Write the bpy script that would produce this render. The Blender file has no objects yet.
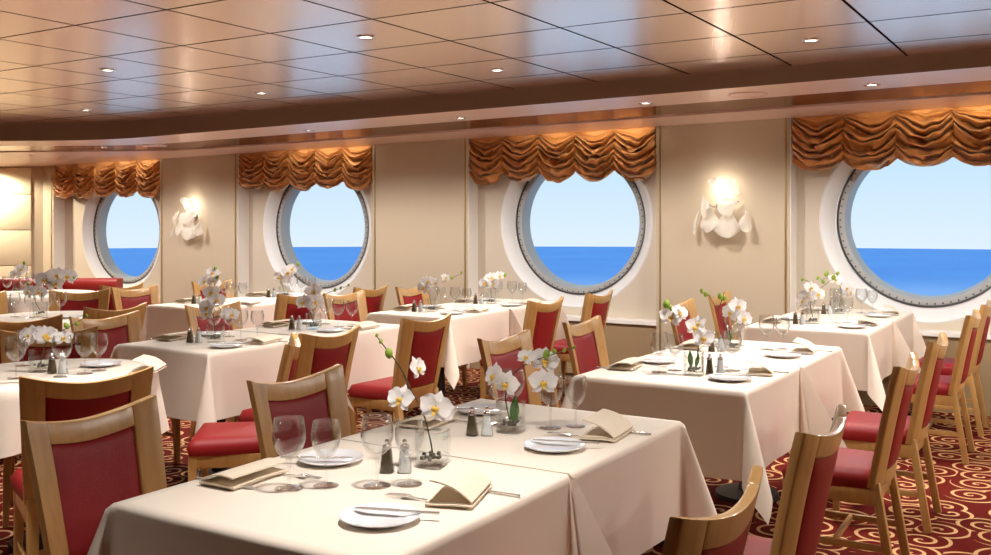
import bpy, bmesh, math, random
from mathutils import Vector, Matrix
from mathutils import noise as mnoise
PI = math.pi
S = bpy.context.scene
COL = S.collection
rnd = random.Random(7)

# ------------------------------------------------------------------ camera
F, CX, HY = 976.0, 495.5, 222.0
YAW = math.atan((1100 - 495.5) / F)
EYE = 1.43
CA, SA = math.cos(YAW), math.sin(YAW)
RIGHT = Vector((CA, SA, 0)); FWD = Vector((-SA, CA, 0))
cd = bpy.data.cameras.new('camera'); cam = bpy.data.objects.new('camera', cd); COL.objects.link(cam)
cam.location = (0, 0, EYE); cam.rotation_euler = (PI / 2, 0, YAW)
cd.sensor_width = 36; cd.sensor_fit = 'HORIZONTAL'; cd.lens = F / 991 * 36
cd.shift_y = -(555 / 2 - HY) / 991; cd.clip_start = .05; cd.clip_end = 3000
S.camera = cam
S.view_settings.view_transform = 'Standard'; S.view_settings.look = 'None'
S.view_settings.exposure = 0.0; S.view_settings.gamma = 1.0
S.view_settings.use_curve_mapping = False
S.cycles.use_denoising = True
S.cycles.max_bounces = 10; S.cycles.transparent_max_bounces = 40
S.cycles.caustics_reflective = False; S.cycles.caustics_refractive = False
S.cycles.sample_clamp_indirect = 6.0

# ------------------------------------------------------------------ materials
def lin(c):
    return tuple(((x / 255) / 12.92 if x / 255 <= .04045 else ((x / 255 + .055) / 1.055) ** 2.4) for x in c)
class NT:
    def __init__(s, m):
        m.use_nodes = True; s.t = m.node_tree; s.t.nodes.clear(); s.m = m
    def n(s, kind, **kw):
        nd = s.t.nodes.new(kind)
        for k, v in kw.items():
            if k in nd.inputs: nd.inputs[k].default_value = v
            else: setattr(nd, k, v)
        return nd
    def l(s, a, b): s.t.links.new(a, b)
    def math(s, op, a, b=None, c=None):
        nd = s.t.nodes.new('ShaderNodeMath'); nd.operation = op
        for i, v in enumerate((a, b, c)):
            if v is None: continue
            if isinstance(v, (int, float)): nd.inputs[i].default_value = v
            else: s.l(v, nd.inputs[i])
        return nd.outputs[0]
def rgba(c): return (c[0], c[1], c[2], 1)
def principled(name, col, rough=.5, metal=0, noise=None, bump=None, spec=None, sheen=0, coat=0, stretch=(1, 1, 1)):
    m = bpy.data.materials.new(name); t = NT(m)
    o = t.n('ShaderNodeOutputMaterial'); p = t.n('ShaderNodeBsdfPrincipled')
    p.inputs['Base Color'].default_value = rgba(col); p.inputs['Roughness'].default_value = rough
    p.inputs['Metallic'].default_value = metal
    if spec is not None: p.inputs['Specular IOR Level'].default_value = spec
    if sheen: p.inputs['Sheen Weight'].default_value = sheen
    if coat: p.inputs['Coat Weight'].default_value = coat; p.inputs['Coat Roughness'].default_value = .15
    t.l(p.outputs[0], o.inputs[0])
    tc = t.n('ShaderNodeTexCoord'); mp = t.n('ShaderNodeMapping'); mp.inputs['Scale'].default_value = stretch
    t.l(tc.outputs['Object'], mp.inputs[0])
    if noise:
        sc, amt = noise
        nz = t.n('ShaderNodeTexNoise'); nz.inputs['Scale'].default_value = sc; nz.inputs['Detail'].default_value = 4
        t.l(mp.outputs[0], nz.inputs['Vector'])
        r = t.n('ShaderNodeMix', data_type='RGBA')
        r.inputs[6].default_value = rgba([x * (1 - amt) for x in col]); r.inputs[7].default_value = rgba([min(1, x * (1 + amt)) for x in col])
        t.l(nz.outputs[0], r.inputs[0]); t.l(r.outputs[2], p.inputs['Base Color'])
    if bump:
        sc, st = bump
        nz = t.n('ShaderNodeTexNoise'); nz.inputs['Scale'].default_value = sc; nz.inputs['Detail'].default_value = 3
        t.l(mp.outputs[0], nz.inputs['Vector'])
        b = t.n('ShaderNodeBump'); b.inputs['Strength'].default_value = st; b.inputs['Distance'].default_value = .01
        t.l(nz.outputs[0], b.inputs['Height']); t.l(b.outputs[0], p.inputs['Normal'])
    return m
def glassmat(name, tint=(.97, .98, .98), lo=.02, ior=4, hi=.8, rough=.02):
    m = bpy.data.materials.new(name); t = NT(m)
    o = t.n('ShaderNodeOutputMaterial'); tr = t.n('ShaderNodeBsdfTransparent'); tr.inputs[0].default_value = rgba(tint)
    gl = t.n('ShaderNodeBsdfGlossy'); gl.inputs['Roughness'].default_value = rough
    lw = t.n('ShaderNodeLayerWeight'); lw.inputs['Blend'].default_value = .5
    mr = t.n('ShaderNodeMapRange'); mr.inputs['To Min'].default_value = lo; mr.inputs['To Max'].default_value = hi
    t.l(t.math('POWER', lw.outputs['Facing'], ior), mr.inputs[0])
    mx = t.n('ShaderNodeMixShader'); t.l(mr.outputs[0], mx.inputs[0]); t.l(tr.outputs[0], mx.inputs[1]); t.l(gl.outputs[0], mx.inputs[2])
    t.l(mx.outputs[0], o.inputs[0]); return m
def emission(name, col, st):
    m = bpy.data.materials.new(name); t = NT(m); o = t.n('ShaderNodeOutputMaterial'); e = t.n('ShaderNodeEmission')
    e.inputs[0].default_value = rgba(col); e.inputs[1].default_value = st; t.l(e.outputs[0], o.inputs[0]); return m
def woodmat(name, c1, c2, rough=.3):
    m = bpy.data.materials.new(name); t = NT(m)
    o = t.n('ShaderNodeOutputMaterial'); p = t.n('ShaderNodeBsdfPrincipled'); p.inputs['Roughness'].default_value = rough
    p.inputs['Coat Weight'].default_value = .3; p.inputs['Coat Roughness'].default_value = .2
    tc = t.n('ShaderNodeTexCoord'); mp = t.n('ShaderNodeMapping'); mp.inputs['Scale'].default_value = (14, 14, 1.6)
    t.l(tc.outputs['Object'], mp.inputs[0])
    nz = t.n('ShaderNodeTexNoise'); nz.inputs['Scale'].default_value = 3; nz.inputs['Detail'].default_value = 5; nz.inputs['Distortion'].default_value = .6
    t.l(mp.outputs[0], nz.inputs['Vector'])
    r = t.n('ShaderNodeMix', data_type='RGBA'); r.inputs[6].default_value = rgba(c1); r.inputs[7].default_value = rgba(c2)
    t.l(nz.outputs[0], r.inputs[0]); t.l(r.outputs[2], p.inputs['Base Color']); t.l(p.outputs[0], o.inputs[0]); return m
def carpetmat():
    m = bpy.data.materials.new('carpet'); t = NT(m)
    o = t.n('ShaderNodeOutputMaterial'); p = t.n('ShaderNodeBsdfPrincipled'); p.inputs['Roughness'].default_value = .95
    p.inputs['Specular IOR Level'].default_value = .1
    tc = t.n('ShaderNodeTexCoord')
    nw = t.n('ShaderNodeTexNoise'); nw.inputs['Scale'].default_value = 2.5; t.l(tc.outputs['Object'], nw.inputs['Vector'])
    v = t.n('ShaderNodeTexVoronoi'); v.voronoi_dimensions = '2D'; v.inputs['Scale'].default_value = 4.3; v.inputs['Randomness'].default_value = .62
    t.l(tc.outputs['Object'], v.inputs['Vector'])
    sub = t.n('ShaderNodeVectorMath', operation='SUBTRACT'); t.l(tc.outputs['Object'], sub.inputs[0]); t.l(v.outputs['Position'], sub.inputs[1])
    sp = t.n('ShaderNodeSeparateXYZ'); t.l(sub.outputs[0], sp.inputs[0])
    cs = t.n('ShaderNodeSeparateColor'); t.l(v.outputs['Color'], cs.inputs[0])
    th = t.math('DIVIDE', t.math('ARCTAN2', sp.outputs[1], sp.outputs[0]), 2 * PI)
    sg = t.math('SUBTRACT', t.math('MULTIPLY', t.math('GREATER_THAN', cs.outputs[0], .5), 2.0), 1.0)
    dist = t.math('SQRT', t.math('ADD', t.math('MULTIPLY', sp.outputs[0], sp.outputs[0]), t.math('MULTIPLY', sp.outputs[1], sp.outputs[1])))
    ph = t.math('ADD', t.math('ADD', t.math('MULTIPLY', dist, 16.0), t.math('MULTIPLY', th, sg)), cs.outputs[1])
    fr = t.math('ABSOLUTE', t.math('SUBTRACT', t.math('FRACT', ph), .5))
    ln = t.math('LESS_THAN', fr, .135)
    near = t.math('LESS_THAN', dist, .142)
    mask = t.math('MULTIPLY', ln, near)
    r = t.n('ShaderNodeMix', data_type='RGBA'); r.inputs[6].default_value = rgba(lin((104, 22, 14))); r.inputs[7].default_value = rgba(lin((206, 164, 116)))
    t.l(mask, r.inputs[0])
    nz = t.n('ShaderNodeTexNoise'); nz.inputs['Scale'].default_value = 1.3; t.l(tc.outputs['Object'], nz.inputs['Vector'])
    r2 = t.n('ShaderNodeMix', data_type='RGBA'); r2.inputs[6].default_value = rgba(lin((112, 28, 18))); r2.inputs[7].default_value = rgba(lin((74, 14, 12)))
    t.l(nz.outputs[0], r2.inputs[0]); t.l(r2.outputs[2], r.inputs[6])
    t.l(r.outputs[2], p.inputs['Base Color']); t.l(p.outputs[0], o.inputs[0])
    fz = t.n('ShaderNodeTexNoise'); fz.inputs['Scale'].default_value = 400; t.l(tc.outputs['Object'], fz.inputs['Vector'])
    b = t.n('ShaderNodeBump'); b.inputs['Strength'].default_value = .4; b.inputs['Distance'].default_value = .004
    t.l(fz.outputs[0], b.inputs['Height']); t.l(b.outputs[0], p.inputs['Normal'])
    return m
def ceilmat():
    # brushed copper-pink metal panels with dark joints on a square grid
    m = bpy.data.materials.new('copper_ceiling_panels'); t = NT(m)
    o = t.n('ShaderNodeOutputMaterial'); p = t.n('ShaderNodeBsdfPrincipled')
    tc = t.n('ShaderNodeTexCoord'); sp = t.n('ShaderNodeSeparateXYZ'); t.l(tc.outputs['Object'], sp.inputs[0])
    def grid(axis, off, pitch):
        q = t.math('DIVIDE', t.math('SUBTRACT', sp.outputs[axis], off), pitch)
        return t.math('MULTIPLY', t.math('SUBTRACT', .5, t.math('ABSOLUTE', t.math('SUBTRACT', t.math('FRACT', q), .5))), pitch), t.math('FLOOR', q)
    gx, ix = grid(0, -.955 - 20 * .668, .668); gy, iy = grid(1, 3.0 - 20 * .656, .656)
    joint = t.math('LESS_THAN', t.math('MINIMUM', gx, gy), .0075)
    cb = t.n('ShaderNodeCombineXYZ'); t.l(ix, cb.inputs[0]); t.l(iy, cb.inputs[1])
    wn = t.n('ShaderNodeTexWhiteNoise', noise_dimensions='2D'); t.l(cb.outputs[0], wn.inputs['Vector'])
    base = t.n('ShaderNodeMix', data_type='RGBA'); base.inputs[6].default_value = rgba(lin((250, 222, 212))); base.inputs[7].default_value = rgba(lin((254, 232, 222)))
    t.l(wn.outputs['Value'], base.inputs[0])
    r = t.n('ShaderNodeMix', data_type='RGBA'); r.inputs[7].default_value = rgba(lin((40, 18, 12)))
    t.l(joint, r.inputs[0]); t.l(base.outputs[2], r.inputs[6]); t.l(r.outputs[2], p.inputs['Base Color'])
    t.l(t.math('MULTIPLY', t.math('SUBTRACT', 1.0, joint), .8), p.inputs['Metallic'])
    p.inputs['Roughness'].default_value = .23
    t.l(t.math('MULTIPLY', t.math('SUBTRACT', 1.0, joint), .5), p.inputs['Specular IOR Level'])
    t.l(p.outputs[0], o.inputs[0]); return m
def seamat():
    m = bpy.data.materials.new('sea_water'); t = NT(m)
    o = t.n('ShaderNodeOutputMaterial'); p = t.n('ShaderNodeBsdfPrincipled'); p.inputs['Roughness'].default_value = .55
    p.inputs['Specular IOR Level'].default_value = .25
    tc = t.n('ShaderNodeTexCoord'); nz = t.n('ShaderNodeTexNoise'); nz.inputs['Scale'].default_value = .02; nz.inputs['Detail'].default_value = 6
    t.l(tc.outputs['Object'], nz.inputs['Vector'])
    r = t.n('ShaderNodeMix', data_type='RGBA'); r.inputs[6].default_value = rgba(SEA1); r.inputs[7].default_value = rgba(SEA2)
    t.l(nz.outputs[0], r.inputs[0])
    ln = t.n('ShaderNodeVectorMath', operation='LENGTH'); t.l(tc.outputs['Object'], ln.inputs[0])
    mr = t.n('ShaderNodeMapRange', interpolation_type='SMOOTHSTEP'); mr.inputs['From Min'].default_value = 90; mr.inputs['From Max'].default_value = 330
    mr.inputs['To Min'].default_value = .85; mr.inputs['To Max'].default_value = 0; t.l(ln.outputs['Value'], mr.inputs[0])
    near_pale = t.n('ShaderNodeMix', data_type='RGBA'); near_pale.inputs[7].default_value = rgba(lin((206, 224, 236)))  # water near the hull coloured paler to whiten the ceiling's reflections
    t.l(mr.outputs[0], near_pale.inputs[0]); t.l(r.outputs[2], near_pale.inputs[6]); t.l(near_pale.outputs[2], p.inputs['Base Color']); t.l(p.outputs[0], o.inputs[0]); return m
SEA1, SEA2 = lin((46, 112, 190)), lin((74, 140, 208))

M = dict(
    wall=principled('warm_beige_wall', lin((196, 180, 156)), .55, noise=(1.2, .03), spec=.3),
    niche=principled('cream_niche_wall', lin((208, 196, 178)), .6, spec=.3),
    panel=principled('pale_yellow_wall_panel', lin((240, 228, 196)), .5),
    dado=principled('taupe_dado', lin((160, 136, 102)), .6),
    ledge=principled('white_ledge', lin((240, 236, 230)), .4),
    white=principled('white_painted_steel', lin((232, 232, 232)), .4),
    steel=principled('grey_porthole_metal', lin((176, 178, 178)), .4, metal=.2),
    dark=principled('dark_gasket', lin((84, 84, 86)), .5),
    chrome=principled('polished_steel', lin((220, 220, 222)), .12, metal=1),
    pink=principled('pale_pink_soffit', lin((250, 222, 210)), .3, metal=.3),
    fascia=principled('brown_fascia', lin((150, 122, 102)), .45),
    copper=principled('copper_strip', lin((176, 130, 112)), .18, metal=1),
    brass=principled('brass_trim', lin((176, 150, 96)), .35, metal=.7),
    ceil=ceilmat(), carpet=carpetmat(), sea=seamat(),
    red=principled('red_upholstery', lin((140, 24, 26)), .5, noise=(60, .08), bump=(220, .12), spec=.3),
    banq=principled('banquette_red_leather', lin((150, 34, 24)), .42, noise=(4, .08)),
    wood=woodmat('beech_wood', lin((174, 128, 66)), lin((206, 164, 104))),
    woodd=woodmat('stained_beech_legs', lin((92, 56, 28)), lin((134, 86, 46))),
    cloth=principled('cream_table_linen', lin((240, 226, 210)), .8, bump=(300, .05), sheen=.15, spec=.2),
    napkin=principled('ecru_napkin_linen', lin((232, 216, 194)), .8, bump=(260, .08), spec=.2),
    china=principled('white_china', lin((240, 241, 244)), .12, coat=.5),
    silver=principled('silver_cutlery', lin((225, 222, 216)), .25, metal=.75),
    pepper=principled('peppercorn_fill', lin((84, 66, 40)), .5, noise=(400, .4), coat=.8),
    salt=principled('salt_fill', lin((236, 238, 240)), .4, coat=.8),
    petal=principled('white_orchid_petal', lin((248, 244, 244)), .55, sheen=.2),
    lip=principled('yellow_orchid_lip', lin((224, 182, 70)), .5),
    stem=principled('dark_orchid_stem', lin((74, 66, 40)), .5),
    bud=principled('green_orchid_bud', lin((136, 164, 50)), .45),
    leaf=principled('green_leaf', lin((66, 120, 44)), .4),
    pebble=principled('dark_pebbles', lin((96, 88, 74)), .4, noise=(120, .5)),
    gold=principled('gold_orange_silk', lin((204, 142, 78)), .3, noise=(9, .25), bump=(90, .1), metal=.25, sheen=.3),
    glass=glassmat('clear_wine_glass', tint=(.965, .97, .97), lo=.035, ior=2.3, hi=1.0),
    vase=glassmat('clear_vase_glass', tint=(.97, .985, .98), lo=.035, ior=2.6, hi=.9),
    pane=glassmat('porthole_pane', tint=(.97, .985, .99), lo=.01, ior=5, hi=.3),
    shade=principled('frosted_petal_shade', lin((246, 240, 228)), .35),
    bulb=emission('lamp_glow', (1, .90, .72), 3.5),
    spot=emission('downlight_glow', (1, .93, .82), 9),
    under=principled('table_wood', lin((96, 62, 36)), .5),
    iron=principled('black_iron', lin((30, 28, 28)), .5),
)
def translucent(name, col, tl, clear=0.0, glow=0):
    m = bpy.data.materials.new(name); t = NT(m); o = t.n('ShaderNodeOutputMaterial')
    p = t.n('ShaderNodeBsdfPrincipled'); p.inputs['Base Color'].default_value = rgba(col); p.inputs['Roughness'].default_value = .4
    tr = t.n('ShaderNodeBsdfTranslucent'); tr.inputs[0].default_value = rgba(col)
    mx = t.n('ShaderNodeMixShader'); mx.inputs[0].default_value = tl; t.l(p.outputs[0], mx.inputs[1]); t.l(tr.outputs[0], mx.inputs[2])
    out = mx.outputs[0]
    if clear:
        tp = t.n('ShaderNodeBsdfTransparent'); m2 = t.n('ShaderNodeMixShader'); m2.inputs[0].default_value = clear
        t.l(out, m2.inputs[1]); t.l(tp.outputs[0], m2.inputs[2]); out = m2.outputs[0]
    t.l(out, o.inputs[0]); return m
M['petal'] = translucent('white_orchid_petal', lin((252, 249, 248)), .42)
M['shade'] = translucent('frosted_petal_shade', lin((250, 246, 238)), .45, .35)

# ------------------------------------------------------------------ mesh helpers
class MB:
    def __init__(s): s.v = []; s.f = []
    def add(s, vs, fs):
        b = len(s.v); s.v += [tuple(x) for x in vs]; s.f += [tuple(i + b for i in q) for q in fs]; return s
    def grid(s, fn, nu, nv, closeu=False):
        vs = [fn(i / nu if closeu else i / nu, j / nv) for j in range(nv + 1) for i in range(nu if closeu else nu + 1)]
        w = nu if closeu else nu + 1
        fs = []
        for j in range(nv):
            for i in range(nu):
                i2 = (i + 1) % w
                fs.append((j * w + i, j * w + i2, (j + 1) * w + i2, (j + 1) * w + i))
        return s.add(vs, fs)
    def slab(s, fa, fb, nu, nv):
        """closed solid between two surfaces fa (front) and fb (back), both fn(u,v)"""
        w = nu + 1; n = w * (nv + 1)
        vs = [fa(i / nu, j / nv) for j in range(nv + 1) for i in range(w)] + [fb(i / nu, j / nv) for j in range(nv + 1) for i in range(w)]
        fs = []
        for j in range(nv):
            for i in range(nu):
                a = j * w + i; fs.append((a, a + 1, a + w + 1, a + w)); fs.append((n + a, n + a + w, n + a + w + 1, n + a + 1))
        for i in range(nu):
            fs.append((i, n + i, n + i + 1, i + 1)); a = nv * w + i; fs.append((a, a + 1, n + a + 1, n + a))
        for j in range(nv):
            a = j * w; fs.append((a, a + w, n + a + w, n + a)); a = j * w + nu; fs.append((a, n + a, n + a + w, a + w))
        return s.add(vs, fs)
    def hexa(s, p):   # p: 4 bottom ccw + 4 top ccw
        return s.add(p, [(3, 2, 1, 0), (4, 5, 6, 7), (0, 1, 5, 4), (1, 2, 6, 5), (2, 3, 7, 6), (3, 0, 4, 7)])
    def box(s, x0, x1, y0, y1, z0, z1):
        return s.hexa([(x0, y0, z0), (x1, y0, z0), (x1, y1, z0), (x0, y1, z0), (x0, y0, z1), (x1, y0, z1), (x1, y1, z1), (x0, y1, z1)])
    def beam(s, a, b, wa, ha, wb=None, hb=None, up=(0, 0, 1), bev=0):
        a, b = Vector(a), Vector(b); d = (b - a).normalized(); u = Vector(up)
        if abs(d.dot(u)) > .95: u = Vector((0, 1, 0))
        x = d.cross(u).normalized(); y = x.cross(d)
        wb = wa if wb is None else wb; hb = ha if hb is None else hb
        q = [(-1, -1), (1, -1), (1, 1), (-1, 1)]
        return s.hexa([a + x * i * wa / 2 + y * j * ha / 2 for i, j in q] + [b + x * i * wb / 2 + y * j * hb / 2 for i, j in q])
    def lathe(s, prof, n=24, c=(0, 0, 0), sq=None, closed=False):
        """prof: list of (r,z). sq: superellipse exponent for square-ish rings"""
        vs = []; m = len(prof)
        for r, z in prof:
            for k in range(n):
                a = 2 * PI * k / n; ca, sa = math.cos(a), math.sin(a)
                q = 1 if not sq else (abs(ca) ** sq + abs(sa) ** sq) ** (-1 / sq)
                vs.append((c[0] + r * q * ca, c[1] + r * q * sa, c[2] + z))
        fs = [(j * n + k, j * n + (k + 1) % n, (j + 1) * n + (k + 1) % n, (j + 1) * n + k) for j in range(m - 1) for k in range(n)]
        if closed: fs += [((m - 1) * n + k, (m - 1) * n + (k + 1) % n, (k + 1) % n, k) for k in range(n)]
        return s.add(vs, fs)
    def disc(s, c, r, n=24, nrm=1, sq=None):
        vs = []
        for k in range(n):
            a = 2 * PI * k / n * nrm; ca, sa = math.cos(a), math.sin(a)
            q = 1 if not sq else (abs(ca) ** sq + abs(sa) ** sq) ** (-1 / sq)
            vs.append((c[0] + r * q * ca, c[1] + r * q * sa, c[2]))
        return s.add(vs, [tuple(range(n))])
    def tube(s, pts, rad, n=8):
        pts = [Vector(p) for p in pts]; rings = []
        up = Vector((.3, .2, .9)).normalized()
        for i, p in enumerate(pts):
            d = (pts[min(i + 1, len(pts) - 1)] - pts[max(i - 1, 0)]).normalized()
            x = d.cross(up)
            if x.length < .05: x = d.cross(Vector((1, 0, 0)))
            x.normalize(); y = d.cross(x)
            r = rad[i] if isinstance(rad, (list, tuple)) else rad
            rings.append([p + (x * math.cos(2 * PI * k / n) + y * math.sin(2 * PI * k / n)) * r for k in range(n)])
        vs = [q for g in rings for q in g]; m = len(pts)
        fs = [(j * n + k, j * n + (k + 1) % n, (j + 1) * n + (k + 1) % n, (j + 1) * n + k) for j in range(m - 1) for k in range(n)]
        fs += [tuple(reversed(range(n))), tuple((m - 1) * n + k for k in range(n))]
        return s.add(vs, fs)
    def ball(s, c, rx, ry=None, rz=None, n=10, m=6):
        ry = ry or rx; rz = rz or rx
        vs = [(c[0], c[1], c[2] - rz)]
        for j in range(1, m):
            t = -PI / 2 + PI * j / m
            for k in range(n):
                a = 2 * PI * k / n; vs.append((c[0] + rx * math.cos(t) * math.cos(a), c[1] + ry * math.cos(t) * math.sin(a), c[2] + rz * math.sin(t)))
        vs.append((c[0], c[1], c[2] + rz)); e = len(vs) - 1
        fs = [(0, 1 + (k + 1) % n, 1 + k) for k in range(n)]
        for j in range(m - 2):
            for k in range(n):
                a = 1 + j * n + k; b = 1 + j * n + (k + 1) % n; fs.append((a, b, b + n, a + n))
        o = 1 + (m - 2) * n
        fs += [(o + k, o + (k + 1) % n, e) for k in range(n)]
        return s.add(vs, fs)
    def xf(s, mat):
        s.v = [tuple(mat @ Vector(p)) for p in s.v]; return s
    def join(s, o): return s.add(o.v, o.f)
    def mesh(s, name, mat, smooth=True, bevel=0, seg=2, ang=40):
        bm = bmesh.new()
        vs = [bm.verts.new(p) for p in s.v]
        for q in s.f:
            try: bm.faces.new([vs[i] for i in q])
            except ValueError: pass
        bmesh.ops.remove_doubles(bm, verts=bm.verts, dist=1e-5)
        bmesh.ops.recalc_face_normals(bm, faces=bm.faces)
        if bevel:
            eds = [e for e in bm.edges if len(e.link_faces) == 2 and e.calc_face_angle(0) > math.radians(35)]
            bmesh.ops.bevel(bm, geom=eds, offset=bevel, segments=seg, profile=.6, affect='EDGES', clamp_overlap=True)
        me = bpy.data.meshes.new(name); bm.to_mesh(me); bm.free()
        me.materials.append(M[mat] if isinstance(mat, str) else mat)
        if smooth:
            me.shade_smooth(); me.set_sharp_from_angle(angle=math.radians(ang))
        return me
    def obj(s, name, mat, parent=None, smooth=True, bevel=0, seg=2, ang=40, loc=None):
        o = bpy.data.objects.new(name, s.mesh(name, mat, smooth, bevel, seg, ang)); COL.objects.link(o)
        if parent: o.parent = parent
        if loc: o.location = loc
        return o
LABELS = {}
def tag(o, label, cat, group=None):
    n = len(label.split()); assert 4 <= n <= 16, (n, label)
    assert label not in LABELS, label
    LABELS[label] = 1
    o['label'] = label; o['category'] = cat
    if group: o['group'] = group
    return o
def thing(name, loc=(0, 0, 0), rz=0):
    o = bpy.data.objects.new(name, None); o.empty_display_size = .05; COL.objects.link(o); o.location = loc; o.rotation_euler = (0, 0, rz); return o
def struct(o): o['kind'] = 'structure'; return o
def dup(root, loc, rz, scale=None):
    r = root.copy(); COL.objects.link(r); r.location = loc; r.rotation_euler = (0, 0, rz)
    if scale: r.scale = scale
    for k in ('label', 'category', 'group'):
        if k in r: del r[k]
    for ch in list(root.children):
        c = ch.copy(); COL.objects.link(c); c.parent = r
        for g in list(ch.children):
            d = g.copy(); COL.objects.link(d); d.parent = c
    return r
class Proto:
    """first use hands out the built thing itself, later uses copies of it and of its parts"""
    def __init__(s, root): s.root = root; s.used = False
    def put(s, loc, rz=0, scale=None):
        if not s.used:
            s.used = True; o = s.root; o.location = loc; o.rotation_euler = (0, 0, rz)
            if scale: o.scale = scale
            return o
        return dup(s.root, loc, rz, scale)

# ------------------------------------------------------------------ room shell
W = 8.0; ND = .17               # wall plane, depth of the window niches
def zs(x): return 2.287 + .0095 * (x + 2.12)   # soffit height follows the sheer of the deck
X1 = 2.6; XC = -12.15           # right wall, corner with the angled end wall
YB = -3.0; XL = -16.0
def endpt(k): return (XC - CA * k, W - SA * k)   # along the angled end wall
E1x, E1y = endpt(5.5)
ZTOP = 3.0
struct(MB().box(XL - .2, X1 + .2, YB - .2, W + 1.2, -.12, 0).obj('floor', 'carpet', smooth=False))
ZC = 2.40
struct(MB().box(XL - .2, X1 + .2, YB - .2, W + 1.2, ZC, ZC + .1).obj('ceiling', 'ceil', smooth=False))
struct(MB().box(X1, X1 + .15, YB, W + .2, 0, ZC).obj('wall_right', 'wall', smooth=False))
struct(MB().box(XL, X1 + .15, YB - .15, YB, 0, ZC).obj('wall_back', 'wall', smooth=False))
struct(MB().box(XL - .15, XL, YB, W, 0, ZC).obj('wall_far_left', 'wall', smooth=False))
# angled end wall made of pale lit panels with grooves
en = Vector((SA, -CA, 0))
def ew(k, d, z): p = endpt(k); return (p[0] + en.x * d, p[1] + en.y * d, z)
b = MB()
b.hexa([ew(0, 0, 0), ew(0, -.15, 0), ew(5.5, -.15, 0), ew(5.5, 0, 0), ew(0, 0, ZC), ew(0, -.15, ZC), ew(5.5, -.15, ZC), ew(5.5, 0, ZC)])
struct(b.obj('wall_end', 'wall', smooth=False))
b = MB()
for (z0, z1) in ((.05, .835), (.845, 1.315), (1.325, 1.80), (1.81, 2.16)):
    b.hexa([ew(.16, .0, z0), ew(5.4, .0, z0), ew(5.4, .02, z0), ew(.16, .02, z0), ew(.16, .0, z1), ew(5.4, .0, z1), ew(5.4, .02, z1), ew(.16, .02, z1)])
struct(b.obj('wall_end_panels', 'panel', bevel=.004, ang=30))
# --- window wall: pillars + niches
PIL = [(-12.15, -11.93), (-9.79, -8.45), (-6.47, -5.27), (-3.30, -2.14), (-.12, X1)]
NIC = [(-11.93, -9.79), (-8.45, -6.47), (-5.27, -3.30), (-2.14, -.12)]
names = ['a', 'b']
pb = MB()
for i, (a, c) in enumerate(PIL):
    struct(MB().box(a, c, W, W + .7, 0, 2.34).obj('wall_pillar', 'wall', smooth=False))
    struct(MB().box(c - .002, c + .006, W + .002, W + ND, 0, 2.3).obj('trim_painted_light', 'ledge', smooth=False))  # white facing paints the lit brightness onto the niche reveal
    # slim brass edge strips on the pillar faces
    for x in ((a + .035, c - .035) if i else (c - .035,)):
        pb.box(x - .006, x + .006, W - .006, W, .0, zs(x))
struct(pb.obj('trim_2', 'brass', smooth=False))
WX = [-10.76, -7.42, -4.20, -1.15]; WZ = [1.315, 1.37, 1.425, 1.445]
RO, RF, RG = .80, .685, .60
LEDZ = [.50, .52, .555, .60]
DC, DF, DG = ND + .10, ND + .16, ND + .21
def annulus_wall(cx, cz, r, x0, x1, z0, z1, y, n=64):
    """flat wall x0..x1,z0..z1 at y with a round hole"""
    b = MB(); inner = []; outer = []
    for k in range(n):
        a = 2 * PI * (k + .5) / n; c, s = math.cos(a), math.sin(a); inner.append((cx + r * c, y, cz + r * s))
        tx = ((x1 - cx) if c > 0 else (x0 - cx)) / c if abs(c) > 1e-9 else 1e9
        tz = ((z1 - cz) if s > 0 else (z0 - cz)) / s if abs(s) > 1e-9 else 1e9
        t = min(tx, tz); outer.append((cx + t * c, y, cz + t * s))
    for (qx, qz) in ((x0, z0), (x1, z0), (x1, z1), (x0, z1)):   # snap nearest outer vertex to each corner
        i = min(range(n), key=lambda k: (outer[k][0] - qx) ** 2 + (outer[k][2] - qz) ** 2); outer[i] = (qx, y, qz)
    b.add(inner + outer, [(k, (k + 1) % n, n + (k + 1) % n, n + k) for k in range(n)])
    return b
def ringlathe(prof, cx, cz, n=72):
    """lathe about the Y axis through (cx, cz); prof = (radius, y)"""
    b = MB(); m = len(prof); vs = []
    for r, y in prof:
        for k in range(n):
            a = 2 * PI * k / n; vs.append((cx + r * math.cos(a), y, cz + r * math.sin(a)))
    return b.add(vs, [(j * n + k, j * n + (k + 1) % n, (j + 1) * n + (k + 1) % n, (j + 1) * n + k) for j in range(m - 1) for k in range(n)])
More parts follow.
